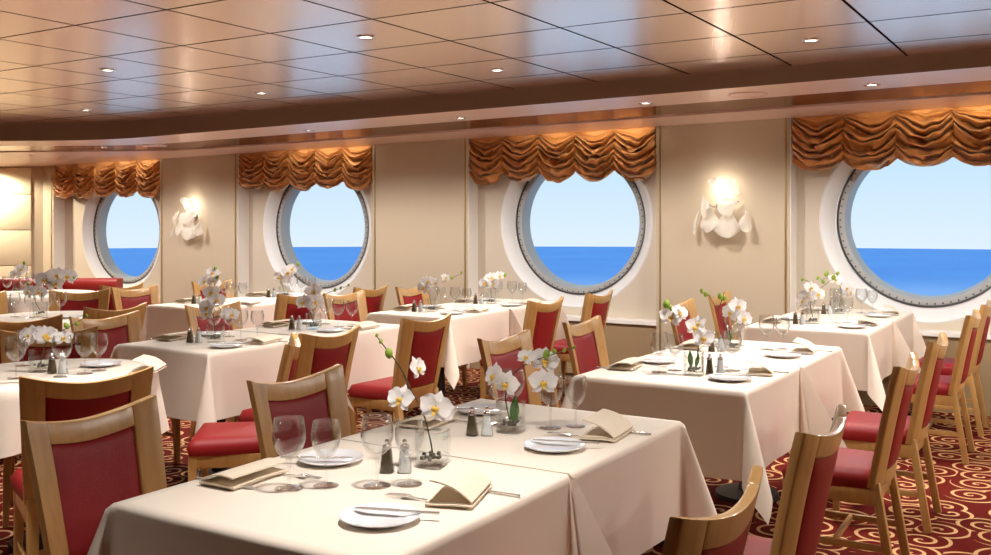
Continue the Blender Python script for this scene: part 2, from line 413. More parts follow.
for i, ((a, c), wx, wz) in enumerate(zip(NIC, WX, WZ)):
    struct(annulus_wall(wx, wz, RO, a, c, LEDZ[i], 2.34, W + ND).obj('wall_niche', 'niche', smooth=False))
    d = MB().box(a, c, W + .03, W + ND + .3, 0, LEDZ[i] - .035)
    struct(d.obj('wall_dado', 'dado', smooth=False))
    lg = MB().box(a, c, W + .005, W + ND + .02, LEDZ[i] - .035, LEDZ[i])
    struct(lg.obj('trim_3', 'ledge', smooth=False, bevel=.004))
    struct(MB().box(a, c, W + .018, W + .03, 0.0, .085).obj('baseboard_window', 'dado', smooth=False))
    # the window itself
    w = bpy.data.objects.new('window_%d' % (i + 1), None); COL.objects.link(w); w['kind'] = 'structure'
    ringlathe([(RO, W + ND), (RO - .012, W + ND - .006), (RO - .03, W + ND), (RF + .012, W + DC), (RF, W + DC)], wx, wz).obj('reveal', 'white', w)
    ringlathe([(RF, W + DC), (RF, W + DC - .008), (RF - .008, W + DC - .010), (RF - .012, W + DF)], wx, wz).obj('gasket', 'dark', w)
    ringlathe([(RF - .01, W + DC + .012), (RF - .018, W + DC), (RF - .062, W + DC + .004), (RG + .012, W + DC + .03), (RG, W + DG + .02)], wx, wz).obj('window_frame', 'steel', w)
    bl = MB()
    for k in range(72):
        q = 2 * PI * k / 72; bl.ball((wx + (RF - .030) * math.cos(q), W + DC - .001, wz + (RF - .030) * math.sin(q)), .0075, n=6, m=4)
    bl.obj('rivets', 'dark', w)
    ringlathe([(RG + .002, W + DG), (0.0001, W + DG)], wx, wz).obj('pane', 'pane', w, smooth=False)
    # outer plating around the opening keeps daylight to the porthole itself
    ringlathe([(RG + .02, W + DG + .03), (1.6, W + DG + .03)], wx, wz, 48).obj('outer_plate', 'white', w, smooth=False)
# --- dropped soffit along the windows
YF = 6.11
def sheet(pts_front, pts_back, name, mat, kind=True):
    """strip between two xyz polylines"""
    b = MB(); n = len(pts_front)
    b.add(list(pts_front) + list(pts_back), [(i, i + 1, n + i + 1, n + i) for i in range(n - 1)])
    return struct(b.obj(name, mat, smooth=True, ang=20))
def fas(off):
    """plan line of the soffit edge moved 'off' metres toward the windows; bends to follow the angled end wall"""
    pts = [(X1, YF + off)]
    bx = -8.25; k = math.tan(YAW / 2) * off
    bx0, by0 = bx - k, YF + off
    R = .9
    tl = R * math.tan(YAW / 2) * 1.0
    for i in range(9):
        t = i / 8.0
        p0 = Vector((bx0 + tl * 2.2, by0)); p1 = Vector((bx0, by0)); p2 = Vector((bx0 - CA * tl * 2.2, by0 - SA * tl * 2.2))
        q = p0 * (1 - t) ** 2 + p1 * 2 * t * (1 - t) + p2 * t * t; pts.append((q.x, q.y))
    pts.append((bx0 - CA * 9.0, by0 - SA * 9.0)); return pts
L0 = fas(0); LA = fas(.60); LB = fas(1.18); LC = fas(1.24); NB = len(L0)
LW = [(X1, W + .3)] + [(-8.6 - (XC - .3 + 8.6) * (-1) * i / 8.0, W + .3) for i in range(9)] + [(XC - .3 - CA * 9, W + .3 - SA * 9)]
def at(L, dz): return [(x, y, zs(x) + dz) for x, y in L]
sheet([(x, y, ZC + .02) for x, y in L0], at(L0, 0), 'ceiling_fascia', 'fascia')
sheet(at(L0, 0), at(LA, 0), 'ceiling_soffit', 'pink')
sheet(at(LA, 0), at(LB, 0), 'ceiling_soffit_strip', 'copper')
sheet(at(LB, 0), at(LB, .03), 'ceiling_groove', 'fascia')
sheet(at(LB, .03), at(LC, .03), 'ceiling_groove', 'fascia')
sheet(at(LC, .03), at(LC, -.01), 'ceiling_cornice', 'pink')
sheet(at(LC, -.01), at(LW, -.01), 'ceiling_cornice', 'pink')

# ------------------------------------------------------------------ outside: sea and sky
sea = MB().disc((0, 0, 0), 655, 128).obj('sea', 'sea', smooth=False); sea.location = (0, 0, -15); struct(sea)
wd = bpy.data.worlds.new('sky'); S.world = wd; wd.use_nodes = True
t = wd.node_tree; t.nodes.clear()
o = t.nodes.new('ShaderNodeOutputWorld'); bg = t.nodes.new('ShaderNodeBackground'); bg.inputs[1].default_value = 1.06
tc = t.nodes.new('ShaderNodeTexCoord'); sp = t.nodes.new('ShaderNodeSeparateXYZ'); cr = t.nodes.new('ShaderNodeValToRGB')
mr = t.nodes.new('ShaderNodeMapRange'); mr.inputs['From Min'].default_value = -.03; mr.inputs['From Max'].default_value = .12
t.links.new(tc.outputs['Generated'], sp.inputs[0]); t.links.new(sp.outputs[2], mr.inputs[0]); t.links.new(mr.outputs[0], cr.inputs[0])
cr.color_ramp.elements[0].color = rgba(lin((226, 240, 252))); cr.color_ramp.elements[1].color = rgba(lin((178, 222, 252)))
t.links.new(cr.outputs[0], bg.inputs[0]); t.links.new(bg.outputs[0], o.inputs[0])
sd = bpy.data.lights.new('sun', 'SUN'); sd.energy = 2.2; sd.angle = .01; so = bpy.data.objects.new('sun', sd); COL.objects.link(so)
so.rotation_euler = (math.radians(48), 0, math.radians(10))

# ------------------------------------------------------------------ fixtures on ceiling
b = thing('downlight'); r0 = MB().lathe([(.034, -.001), (.036, -.007), (.05, -.006), (.053, 0)], 28).obj('trim_ring', 'chrome', b)
MB().disc((0, 0, -.0015), .034, 24, -1).obj('lamp', 'spot', b, smooth=False)
DL = Proto(b)
def spot(x, y, z, e, ang=84, col=(1, .945, .885), rad=.07, blend=1.0):
    ld = bpy.data.lights.new('downlight_or_fill_beam', 'SPOT'); ld.energy = e; ld.spot_size = math.radians(ang); ld.spot_blend = blend
    ld.color = col; ld.shadow_soft_size = rad
    lo = bpy.data.objects.new('downlight_or_fill_beam', ld); COL.objects.link(lo); lo.location = (x, y, z - .04); return lo
LT = 144
for (x, y, lb) in [(-3.27, 3.99, 'chrome downlight in copper ceiling above the centre aisle, nearest in view'), (-5.38, 3.99, 'dim round downlight in bright copper ceiling panel at upper left'),
                   (-7.47, 5.32, 'leftmost downlight of the copper ceiling, close to the fascia'), (-5.36, 5.31, 'downlight in copper ceiling above the left-centre porthole'),
                   (-3.27, 5.30, 'bright downlight in copper ceiling before the middle porthole'), (-1.31, 5.31, 'rightmost downlight of the copper ceiling panels')]:
    tag(DL.put((x, y, ZC)), lb, 'ceiling light', 'downlights in the copper ceiling')
for (x, y, lb) in [(-4.36, 6.51, 'bright downlight in pink soffit left of middle porthole valance'), (-2.76, 6.49, 'downlight in pink soffit right of middle porthole'),
                   (-1.22, 6.47, 'rightmost downlight in the pink soffit, above the right porthole'), (-6.02, 6.54, 'downlight in pink soffit near the second porthole'),
                   (-9.0, 6.62, 'leftmost downlight in the pink soffit')]:
    tag(DL.put((x, y, zs(x))), lb, 'ceiling light', 'downlights in the pink soffit')
b = thing('ceiling_speaker'); MB().lathe([(.105, -.004), (.115, -.012), (.128, -.008), (.13, 0)], 36).obj('rim', 'pink', b)
MB().lathe([(.0001, -.010), (.06, -.009), (.105, -.004)], 36).obj('grille', 'pink', b)
SPK = Proto(b)
tag(SPK.put((-2.01, 6.46, zs(-2.01))), 'large round speaker flush in the soffit left of right porthole', 'speaker', 'soffit speakers')
tag(SPK.put((-8.35, 6.75, zs(-8.35))), 'round speaker flush in the soffit at far left', 'speaker', 'soffit speakers')
for x in (-11.3, -9.5, -7.45, -5.37, -3.27, -1.3):
    for y in (1.9, 2.75, 3.99, 5.31):
        if (x < -7 and y < 3) or (x < -10 and y < 5) or (x > -2 and y == 2.75): continue
        spot(x, y, ZC, LT)
for x in (-10.6, -9.0, -7.5, -6.02, -4.36, -2.76, -1.22, .4):
    spot(x, 6.5, zs(x), 90, 165, blend=.4)
for (x, y) in ((.9, 3.99), (2.0, 3.99), (.9, 5.31), (2.0, 5.31), (1.9, 6.5)):  # added wide fill lamps right of the view, without fixtures
    spot(x, y, ZC if y < 6 else zs(x), 52, 168, blend=.3)
spot(-2.9, .2, ZC, 60, 120)  # added fill lamp for the near table's front, no fixture here
# concealed strip over each valance lights the niche
def area(loc, rot, sx, sy, e, col=(1, .86, .62)):
    ld = bpy.data.lights.new('cove_strip', 'AREA'); ld.shape = 'RECTANGLE'; ld.size = sx; ld.size_y = sy; ld.energy = e; ld.color = col
    lo = bpy.data.objects.new('cove_strip', ld); COL.objects.link(lo); lo.location = loc; lo.rotation_euler = rot; return lo
for (a, c) in NIC:
    area(((a + c) / 2, W + .10, 2.325), (0, 0, 0), c - a - .2, .05, 8, (1, .84, .58))
    area(((a + c) / 2, W - .085, zs((a + c) / 2) - .012), (math.radians(18), 0, 0), c - a - .1, .025, 2.1, (1, .84, .56))
# wall washers along the angled end wall
for k in (.8, 2.0, 3.2):
    p = ew(k, .30, 2.2)
    lo = spot(p[0], p[1], zs(p[0]) - .03, 130, 165, (1, .90, .68), .05, .3)

# ------------------------------------------------------------------ wall sconces
def petalshade(w, h, cup, n=10, m=10):
    def fn(o):
        def g(u, v):
            uu = u * 2 - 1
            wd = w / 2 * (.18 + .82 * smooth01(v * 1.25)) * (1 - max(0, v - .78) ** 2 * 5)
            tipz = h * v * (1 - .14 * uu * uu * v)
            return (uu * wd, -cup * math.sin(PI * .5 * v) + cup * .9 * uu * uu * v + .02 * math.sin(3 * uu + 2 * v) * v + o, -tipz)
        return g
    return MB().slab(fn(0), fn(.003), n, m)
def smooth01(t): t = max(0, min(1, t)); return t * t * (3 - 2 * t)
b = thing('wall_sconce')
MB().lathe([(.0001, .03), (.05, .028), (.06, .0)], 24).xf(Matrix.Rotation(PI / 2, 4, 'X')).obj('back_plate', 'chrome', b)
MB().tube([(0, -.02, 0), (0, -.07, .0), (.0, -.10, .01)], .008).obj('arm', 'chrome', b)
MB().ball((0.0, -.10, .035), .022).obj('bulb', 'bulb', b)
tw = MB()
for q in range(6):
    a = q * 1.05 + .3; tw.tube([(0, -.09, .0), (.06 * math.cos(a), -.12, .025 * math.sin(a * 1.7)), (.15 * math.cos(a), -.11, .03 * math.sin(a) + .02)], .003, 6)
tw.obj('twig', 'chrome', b)
for (px_, pz, w_, h_, roll, cup, yaw_) in ((-.08, .0, .18, .22, 12, .10, -20), (.07, -.02, .19, .24, -8, .10, 15), (-.13, .07, .15, .22, 48, .06, -50), (.13, .04, .15, .20, -62, .06, 45),
                                           (-.16, -.04, .10, .20, 14, .05, -70), (.19, -.05, .13, .17, -22, .05, 60), (-.03, .09, .14, .13, 172, .05, 0), (.13, .09, .11, .14, -135, .05, 20)):
    s_ = petalshade(w_, h_, cup)
    s_.xf(Matrix.Translation((px_, -.10, pz)) @ Matrix.Rotation(math.radians(yaw_), 4, 'Z') @ Matrix.Rotation(math.radians(-roll), 4, 'Y'))
    s_.obj('petal_shade', 'shade', b)
SC = Proto(b)
for (x, z, lb, sc) in ((-2.69, 1.57, 'lit white petal sconce on the pillar between the two right portholes', (1.18, 1, 1.05)),
                       (-9.18, 1.49, 'lit white petal sconce on the pillar between the two left portholes', (1.18, 1, 1.05))):
    tag(SC.put((x, W, z), 0, sc), lb, 'wall lamp', 'petal wall sconces')
    ld = bpy.data.lights.new('sconce_lamp', 'POINT'); ld.energy = 2.4; ld.color = (1, .92, .80); ld.shadow_soft_size = .03
    lo = bpy.data.objects.new('sconce_lamp', ld); COL.objects.link(lo); lo.location = (x, W - .10, z + .13)

# ------------------------------------------------------------------ valances
def valance(a, c, i, lb):
    w = c - a; N = 5; zt = zs((a + c) / 2) - .0; root = thing('swagged_valance', ((a + c) / 2, W + .02, 0)); root.location.z = zt
    r = random.Random(20 + i); ph = [r.random() * 6 for _ in range(N)]; kk = [r.uniform(7.2, 8.6) for _ in range(N)]; dl = [r.uniform(-.012, .018) for _ in range(N)]
    NU = 28 * N; NV = 130
    nz = lambda a, b_, c_: mnoise.noise(Vector((a, b_, c_)))
    def surf(off):
        def g(u, v):
            v = v ** 1.35
            x = (u - .5) * w; c_ = min(N - 1, int(u * N)); q = (u * N - c_) * 2 - 1
            qb = 1 - q * q
            L = .375; sv = min(1, v / .14) ** .7 * (.135 - .05 * v) + dl[c_] * v
            hang = 1 - abs(q) ** (1.3 + .9 * v)
            z = -(v * L + sv * hang)
            n1 = nz(x * 5, v * 4, i * 7.3); n2 = nz(x * 14, v * 9, i * 3.1 + 40)
            vv = (v * L + sv) / .46
            p = vv * kk[c_] * PI + ph[c_] + 1.7 * n1 + 1.1 * n2 + .5 * q * (1 if c_ % 2 else -1)
            wv = 1 - 2 * abs(math.sin(p)) ** .8           # sharp ridges, soft valleys
            amp = (.046 + .022 * n1) * (.55 + .45 * qb) * min(1, max(0, vv - .10) * 5)
            bulge = .022 * (qb ** .6) * (.3 + .7 * math.sin(PI * min(1, .08 + v * .92)))
            y = amp * wv - bulge - .006 * n2
            z += .010 * qb * n2 + .006 * math.sin(p * 1.0)
            x += .006 * n1
            return (x, y + off, z)
        return g
    b = MB().slab(surf(0), surf(.006), NU, NV)
    b.obj('fabric', 'gold', root, ang=80)
    MB().box(-w / 2, w / 2, .015, .035, -.03, 0).obj('headrail', 'brass', root, smooth=False)
    tag(root, lb, 'valance', 'gold swagged valances over the portholes')
for i, ((a, c), lb) in enumerate(zip(NIC, ['gold swagged silk valance over the leftmost porthole', 'gold swagged silk valance over the second porthole from the left',
                                           'gold swagged silk valance over the middle porthole', 'gold swagged silk valance over the rightmost, largest porthole'])):
    valance(a + .015, c - .015, i, lb)

# ------------------------------------------------------------------ chairs  (local: sitter faces +Y, origin on floor under seat centre)
def make_chair():
    root = thing('dining_chair')
    HB, Z0 = .885, .42
    def by(z): return -.205 - (z - Z0) * .19 - .05 * max(0, (z - .60)) ** 2 * 2
    def hw(z): return .205 + .026 * (z - Z0) / (HB - Z0)
    def P(u, z, off):              # u -1..1 across, z height, off along +Y (front)
        h = hw(z); cv = .042 * (1 - u * u)      # centre is bowed backward
        return (u * h, by(z) - cv + .042 * .5 + off, z)
    def ztop(u): return HB - .038 * (1 - abs(u) ** 1.8)
    fi = .074 / .21
    ft = .014
    fr = MB()
    for sg in (-1, 1):             # stiles of the back
        def A(o):
            def g(u, v):
                uu = sg * (1 - fi * u); return P(uu, Z0 - .02 + v * (ztop(uu) - (Z0 - .02)), o)
            return g
        fr.slab(A(ft), A(-ft), 3, 10)
    def T(o):
        def g(u, v):
            uu = (u * 2 - 1) * (1 - fi * 0.98); zt = ztop(uu); return P(uu, zt - .062 + .062 * v, o)
        return g
    fr.slab(T(ft), T(-ft), 12, 2)
    def Bt(o):
        def g(u, v):
            uu = (u * 2 - 1) * (1 - fi * .98); return P(uu, Z0 - .02 + .06 * v, o)
        return g
    fr.slab(Bt(ft * .9), Bt(-ft * .9), 12, 1)
    fr.obj('back_frame', 'wood', root, bevel=.005, seg=2, ang=50)
    pn = MB()
    def Q(sgn):
        def g(u, v):
            uu = (u * 2 - 1) * (1 - fi * .99); z0 = Z0 + .035; z1 = ztop(uu) - .057
            e = min(1, 8 * min(u, 1 - u, v * 1.2, (1 - v) * 1.2)) ** .5
            return P(uu, z0 + (z1 - z0) * v, sgn * (.005 + .009 * e))
        return g
    pn.slab(Q(1), Q(-1), 14, 14)
    pn.obj('back_panel', 'red', root, ang=70)
    for sg in (-1, 1):
        l = MB(); a = P(sg * .86, Z0 + .005, 0)
        l.beam((sg * .185, -.265, 0), (a[0], a[1], Z0 + .0), .030, .034, .046, .030, up=(0, 1, 0))
        l.obj('rear_leg', 'wood', root, bevel=.004)
        l = MB(); l.beam((sg * .192, .142, 0), (sg * .182, .134, .385), .026, .026, .040, .040, up=(0, 1, 0))
        l.obj('front_leg', 'wood', root, bevel=.004)
    ap = MB(); ap.box(-.20, .20, .128, .154, .335, .395); ap.box(-.195, .195, -.205, -.18, .335, .40)
    for sg in (-1, 1): ap.box(sg * .19 - .011, sg * .19 + .011, -.20, .14, .335, .395)
    ap.obj('seat_rail', 'wood', root, bevel=.004)
    st = MB()
    def ss(sgn):
        def g(u, v):
            x = (u * 2 - 1); y = (v * 2 - 1); hwid = .212 + .012 * y
            e = 1 - max(abs(x), abs(y)) ** 6
            if sgn > 0: z = .43 + .040 * (max(0, e) ** .5)
            else: z = .392
            k = 1 - .04 * (1 if sgn < 0 else 0)
            r = 1 - .05 * (abs(x * y)) ** 6
            return (x * hwid * k * r, -.020 + y * .186 * k * r, z)
        return g
    st.slab(ss(1), ss(-1), 16, 16)
    st.obj('seat', 'red', root, ang=60)
    for sg in (-1, 1):
        MB().beam((sg * .188, -.245, .17), (sg * .188, .136, .17), .016, .026).obj('stretcher', 'wood', root, bevel=.003)
    MB().beam((-.188, -.04, .17), (.188, -.04, .17), .016, .024).obj('stretcher', 'wood', root, bevel=.003)
    return root
CH = Proto(make_chair())
def chair(bx, by, fx, fy, lb):
    """bx,by: plan position of the middle of the top rail; fx,fy: facing"""
    d = Vector((fx, fy)).normalized(); ang = math.atan2(d.y, d.x) - PI / 2
    o = CH.put((bx + d.x * .295, by + d.y * .295, 0), ang)
    tag(o, lb, 'chair', 'red upholstered beech dining chairs'); return o

# ------------------------------------------------------------------ tables
TZ = .76
TH = .41                         # half size of a table top
def make_table(round_=False, r=.4):
    root = thing('dining_table')
    if round_: MB().lathe([(.0001, TZ - .034), (r - .02, TZ - .034), (r - .015, TZ - .008), (.0001, TZ - .008)], 40).obj('tabletop', 'under', root)
    else: MB().box(-.395, .395, -.395, .395, TZ - .036, TZ - .008).obj('tabletop', 'under', root, bevel=.004)
    MB().lathe([(.05, .03), (.035, .08), (.033, TZ - .06), (.06, TZ - .036)], 20).obj('pedestal_column', 'iron', root)
    MB().lathe([(.0001, .035), (.06, .034), (.17, .022), (.175, .0), (.0001, .0)], 32).obj('foot_plate', 'iron', root)
    return root
TB = Proto(make_table())
def smooth01(t): t = max(0, min(1, t)); return t * t * (3 - 2 * t)
def cloth(cx, cy, seed, seams, drop=.36, hx=.398, hy=.402):
    """square linen cloth over a square top; seams: set of '+y','-y' sides that butt against the next table"""
    r = random.Random(seed); Lx = hx + drop; Ly = hy + drop
    N = 72
    def coords(h, L):
        a = [-L + drop * i / 22 for i in range(22)]; m = 28
        return a + [-h + 2 * h * i / m for i in range(m + 1)] + [h + drop * i / 22 for i in range(1, 23)]
    us, vs_ = coords(hx, Lx), coords(hy, Ly)
    ph = [r.random() * 6.28 for _ in range(8)]; zt = TZ
    flare = [r.uniform(.0, .012), r.uniform(.0, .012), r.uniform(.02, .045), r.uniform(.02, .045)]
    rb = .014
    def bend(h):                  # distance hung -> (out, down) with a rounded edge
        if h < rb * PI / 2: q = h / rb; return rb * math.sin(q), rb * (1 - math.cos(q))
        return rb, rb + (h - rb * PI / 2)
    pts = []
    for v in vs_:
        for u in us:
            p = abs(u) - hx; q = abs(v) - hy; sx = 1 if u > 0 else -1; sy = 1 if v > 0 else -1
            if p <= 0 and q <= 0:
                pts.append((u, v, zt + .0008 * math.sin(u * 9 + ph[0]) * math.sin(v * 8 + ph[1]))); continue
            seam = ('+y' if sy > 0 else '-y') in seams
            if q <= 0:
                o, d = bend(p); k = d / drop; fl = (flare[0 if sx > 0 else 1] * k + .006 * k * math.sin(v * 7 + ph[2 + (sx > 0)]) + .004 * k * math.sin(v * 17 + ph[4]))
                pts.append((sx * (hx + o * .55 + fl), v, zt - d * .985)); continue
            if p <= 0:
                o, d = bend(q); k = d / drop
                fl = 0.0 if seam else flare[2 if sy > 0 else 3] * .6 * k + .010 * k * math.sin(u * 7 + ph[5]) + .006 * k * math.sin(u * 16 + ph[6])
                pts.append((u, sy * (hy + (o * .1 if seam else o * .55) + fl), zt - d * .985)); continue
            # corner: the square of cloth folds into a hanging cone
            rr = math.hypot(p, q); th = math.atan2(q, p)       # th=0 on the x side, 90deg on the y side
            o, d = bend(rr); k = rr / drop
            s2 = math.sin(2 * th); tip = abs(s2) ** 1.15
            e = rr * (.34 if not seam else (.46 if sy < 0 else .14)) * tip
            tang = rr * .17 * math.sin(4 * th)                 # the two layers of the fold part slightly
            dwn = math.sqrt(max(0, d * d - (e * .9) ** 2)) * .985
            fx = flare[0 if sx > 0 else 1] * min(k, 1.3) * (1 - smooth01(th / (PI / 2)))
            fy = 0 if seam else flare[2 if sy > 0 else 3] * .6 * min(k, 1.3) * smooth01(th / (PI / 2))
            if seam:
                ox, oy = e + o * .5 + fx, -abs(rr * (.09 if sy < 0 else .05) * (1 - math.cos(4 * th)) * .5) - .004
            else:
                ox, oy = (e * .72 + tang * .5) + o * .5 + fx, (e * .72 - tang * .5) + o * .5 + fy
            pts.append((sx * (hx + ox), sy * (hy + oy), zt - dwn))
    w = len(us); b = MB(); b.add(pts, [(j * w + i, j * w + i + 1, (j + 1) * w + i + 1, (j + 1) * w + i) for j in range(len(vs_) - 1) for i in range(w - 1)])
    ob = b.obj('tablecloth', 'cloth', ang=75); ob.location = (cx, cy, 0)
    return ob
def round_cloth(cx, cy, r, drop, seed, n=96, m=26):
    q = random.Random(seed); ph = [q.random() * 6.28 for _ in range(4)]
    vs = [(0, 0, TZ)]; prof = [(r * (j / 8)) for j in range(1, 9)]
    rings = []
    for rr in prof: rings.append([(rr * math.cos(2 * PI * k / n), rr * math.sin(2 * PI * k / n), TZ) for k in range(n)])
    for j in range(1, 17):
        h = drop * j / 16; g = []
        for k in range(n):
            a = 2 * PI * k / n; wv = math.sin(a * 9 + ph[0] + .8 * math.sin(a * 2 + ph[1])); o = .012 * min(1, h / .03) + (h / drop) * (.03 + .032 * wv)
            hd = h * (1 + .10 * math.cos(4 * a + ph[2]) * (h / drop))
            g.append(((r + o) * math.cos(a), (r + o) * math.sin(a), TZ - hd + .004 * (j == 1)))
        rings.append(g)
    vs += [p for g in rings for p in g]; fs = [(0, 1 + k, 1 + (k + 1) % n) for k in range(n)]
    for j in range(len(rings) - 1):
        for k in range(n):
            a = 1 + j * n + k; c = 1 + j * n + (k + 1) % n; fs.append((a, a + n, c + n, c))
    ob = MB().add(vs, fs).obj('tablecloth', 'cloth', ang=75); ob.location = (cx, cy, 0); return ob

# ------------------------------------------------------------------ tableware
def wineglass(R, Hh):
    root = thing('wine_glass'); s = R / .041
    stem_h = Hh * .42
    bowl = [(.0001, stem_h), (.012, stem_h + .002), (.024 * s, stem_h + .012), (.035 * s, stem_h + .030), (.0405 * s, stem_h + .050), (.0405 * s, stem_h + .066), (.038 * s, Hh - .016), (.0352 * s, Hh)]
    inn = [(r - .0015, z + .0004) if z > stem_h + .04 else (max(.0001, r - .0035), z + .006 * (1 - (z - stem_h) / .05)) for r, z in reversed(bowl)]
    MB().lathe(bowl + inn, 28).obj('bowl', 'glass', root, ang=80)
    MB().lathe([(.0046, .006), (.0036, .02), (.0034, stem_h * .6), (.0042, stem_h - .008), (.009, stem_h)], 12).obj('stem', 'glass', root, ang=80)
    MB().lathe([(.0001, .0), (.034 * s, .0), (.0345 * s, .0016), (.02, .0032), (.0046, .006), (.0001, .0065)], 28).obj('foot', 'glass', root, ang=80)
    return root
GL, GS = Proto(wineglass(.042, .178)), Proto(wineglass(.038, .165))
def plate():
    b = MB(); b.lathe([(.0001, .003), (.05, .003), (.060, .005), (.088, .013), (.091, .0145), (.0915, .0135), (.086, .0095), (.06, .001), (.052, 0), (.0001, 0)], 40)
    return b.obj('bread_plate', 'china', ang=50)
PL = Proto(plate())
def napkin(rise, seed, w=.205, d=.118):
    """folded napkin: flat under layers plus an upper leaf that stands up along the far long edge"""
    r = random.Random(seed); b = MB()
    def lay(z0, th, dx, dy, sx=1, sy=1):
        def A(o):
            def g(u, v):
                x = (u - .5) * w * sx + dx; y = (v - .5) * d * sy + dy
                return (x, y, z0 + o + .0016 * math.sin(u * 7 + seed) * math.sin(v * 5))
            return g
        b.slab(A(th), A(0), 8, 5)
    lay(.002, .0035, 0, 0); lay(.006, .003, .006, .004, .97, .95)
    ca, sa = math.cos(rise), math.sin(rise)
    def A(o):
        def g(u, v):
            L = d * .98; s = v * L; bow = .010 * math.sin(PI * v)
            y = -d / 2 + .004 + s * ca - (o + bow) * sa; z = .010 + s * sa + (o + bow) * ca
            return ((u - .5) * w * .98 + .006, y, z)
        return g
    b.slab(A(.004), A(0), 8, 6)
    return b.obj('folded_napkin', 'napkin', ang=50)
NT_, NF = Proto(napkin(.42, 1, .20, .115)), Proto(napkin(.16, 2))
def knife():
    root = thing('table_knife')
    MB().beam((0, -.10, .003), (0, -.005, .003), .009, .006, .007, .005, up=(0, 0, 1)).obj('handle', 'silver', root, bevel=.002)
    def A(o):
        def g(u, v):
            wv = .0085 * (1 - max(0, v - .8) ** 2 * 14); return ((u - .5) * 2 * wv + .001, -.005 + v * .105, .003 + o)
        return g
    MB().slab(A(.0009), A(-.0009), 4, 8).obj('blade', 'silver', root); return root
def fork():
    root = thing('table_fork')
    MB().beam((0, -.10, .003), (0, .02, .004), .008, .004, .005, .0035).obj('handle', 'silver', root, bevel=.0015)
    h = MB()
    def A(o):
        def g(u, v): return ((u - .5) * (.008 + .014 * smooth01(v * 1.5)), .02 + v * .035, .004 + .004 * math.sin(v * 2) + o)
        return g
    h.slab(A(.001), A(-.001), 4, 5)
    for k in range(4):
        x = (k - 1.5) * .006; h.beam((x, .054, .0078), (x * .95, .098, .005), .0026, .002, .0016, .0014)
    h.obj('head', 'silver', root); return root
KN, FK = Proto(knife()), Proto(fork())
def mill(fill, name):
    root = thing(name)
    MB().lathe([(.0001, .002), (.0165, .002), (.0165, .006), (.0135, .03), (.0105, .062), (.0001, .063)], 4 if False else 20, sq=5).obj('filling', fill, root, ang=50)
    MB().lathe([(.0001, 0), (.019, 0), (.0192, .004), (.0155, .03), (.012, .064), (.0118, .066)], 20, sq=5).obj('glass_body', 'vase', root, ang=50)
    MB().lathe([(.0122, .064), (.0125, .07), (.011, .073), (.0065, .0745), (.0055, .079), (.007, .083), (.004, .088), (.0001, .0885)], 16).obj('cap', 'chrome', root, ang=50)
    return root
PP, SLT = Proto(mill('pepper', 'pepper_shaker')), Proto(mill('salt', 'salt_shaker'))
def vase():
    root = thing('flower_vase'); w, h = .041, .098
    MB().lathe([(.0001, 0), (w * .96, 0), (w, .004), (w, h), (w - .0045, h), (w - .0045, .014), (.0001, .013)], 32, sq=4.5).obj('glass_body', 'vase', root, ang=40)
    return root
VS = Proto(vase())
# orchids ----------------------------------------------------------
def blossom_meshes():
    pt = MB()
    def petal(ang, L, w, cup, tilt):
        q = MB()
        def A(o):
            def g(u, v):
                uu = u * 2 - 1; ww = w * (math.sin(PI * min(.97, .09 + v * .88)) ** .62); r = .004 + L * v
                x = uu * ww; y = r * (1 - .10 * uu * uu * v); z = cup * (x * x) * 14 + tilt * r - 2.6 * r * r * (1 if tilt > 0 else -.6) + .0012 * math.sin(9 * uu + 6 * v) + o
                return (x, y, z)
            return g
        q.slab(A(.0005), A(-.0005), 6, 7); q.xf(Matrix.Rotation(ang, 4, 'Z')); return q
    for a in (0, 2.25, -2.25): pt.join(petal(a, .036, .0125, .3, .10))
    for a in (1.30, -1.30): pt.join(petal(a, .040, .0235, .5, .22))
    lp = MB(); lp.ball((0, -.004, .006), .0055, .007, .005, 8, 5); lp.ball((.006, -.004, .008), .004, .006, .003, 8, 5); lp.ball((-.006, -.004, .008), .004, .006, .003, 8, 5)
    def A(o):
        def g(u, v): uu = u * 2 - 1; return (uu * .006 * (1 - v * .6), -.006 - v * .014, .006 + .004 * v + o)
        return g
    lp.slab(A(.0006), A(-.0006), 3, 3)
    return pt.mesh('petals', 'petal', ang=70), lp.mesh('lip', 'lip')
PM, LM = blossom_meshes()
def newobj(name, me, parent): o = bpy.data.objects.new(name, me); COL.objects.link(o); o.parent = parent; return o
BUDM = MB().ball((0, 0, .0), .0075, .0075, .0105, 8, 6).mesh('bud', 'bud')
TOCAM = -FWD
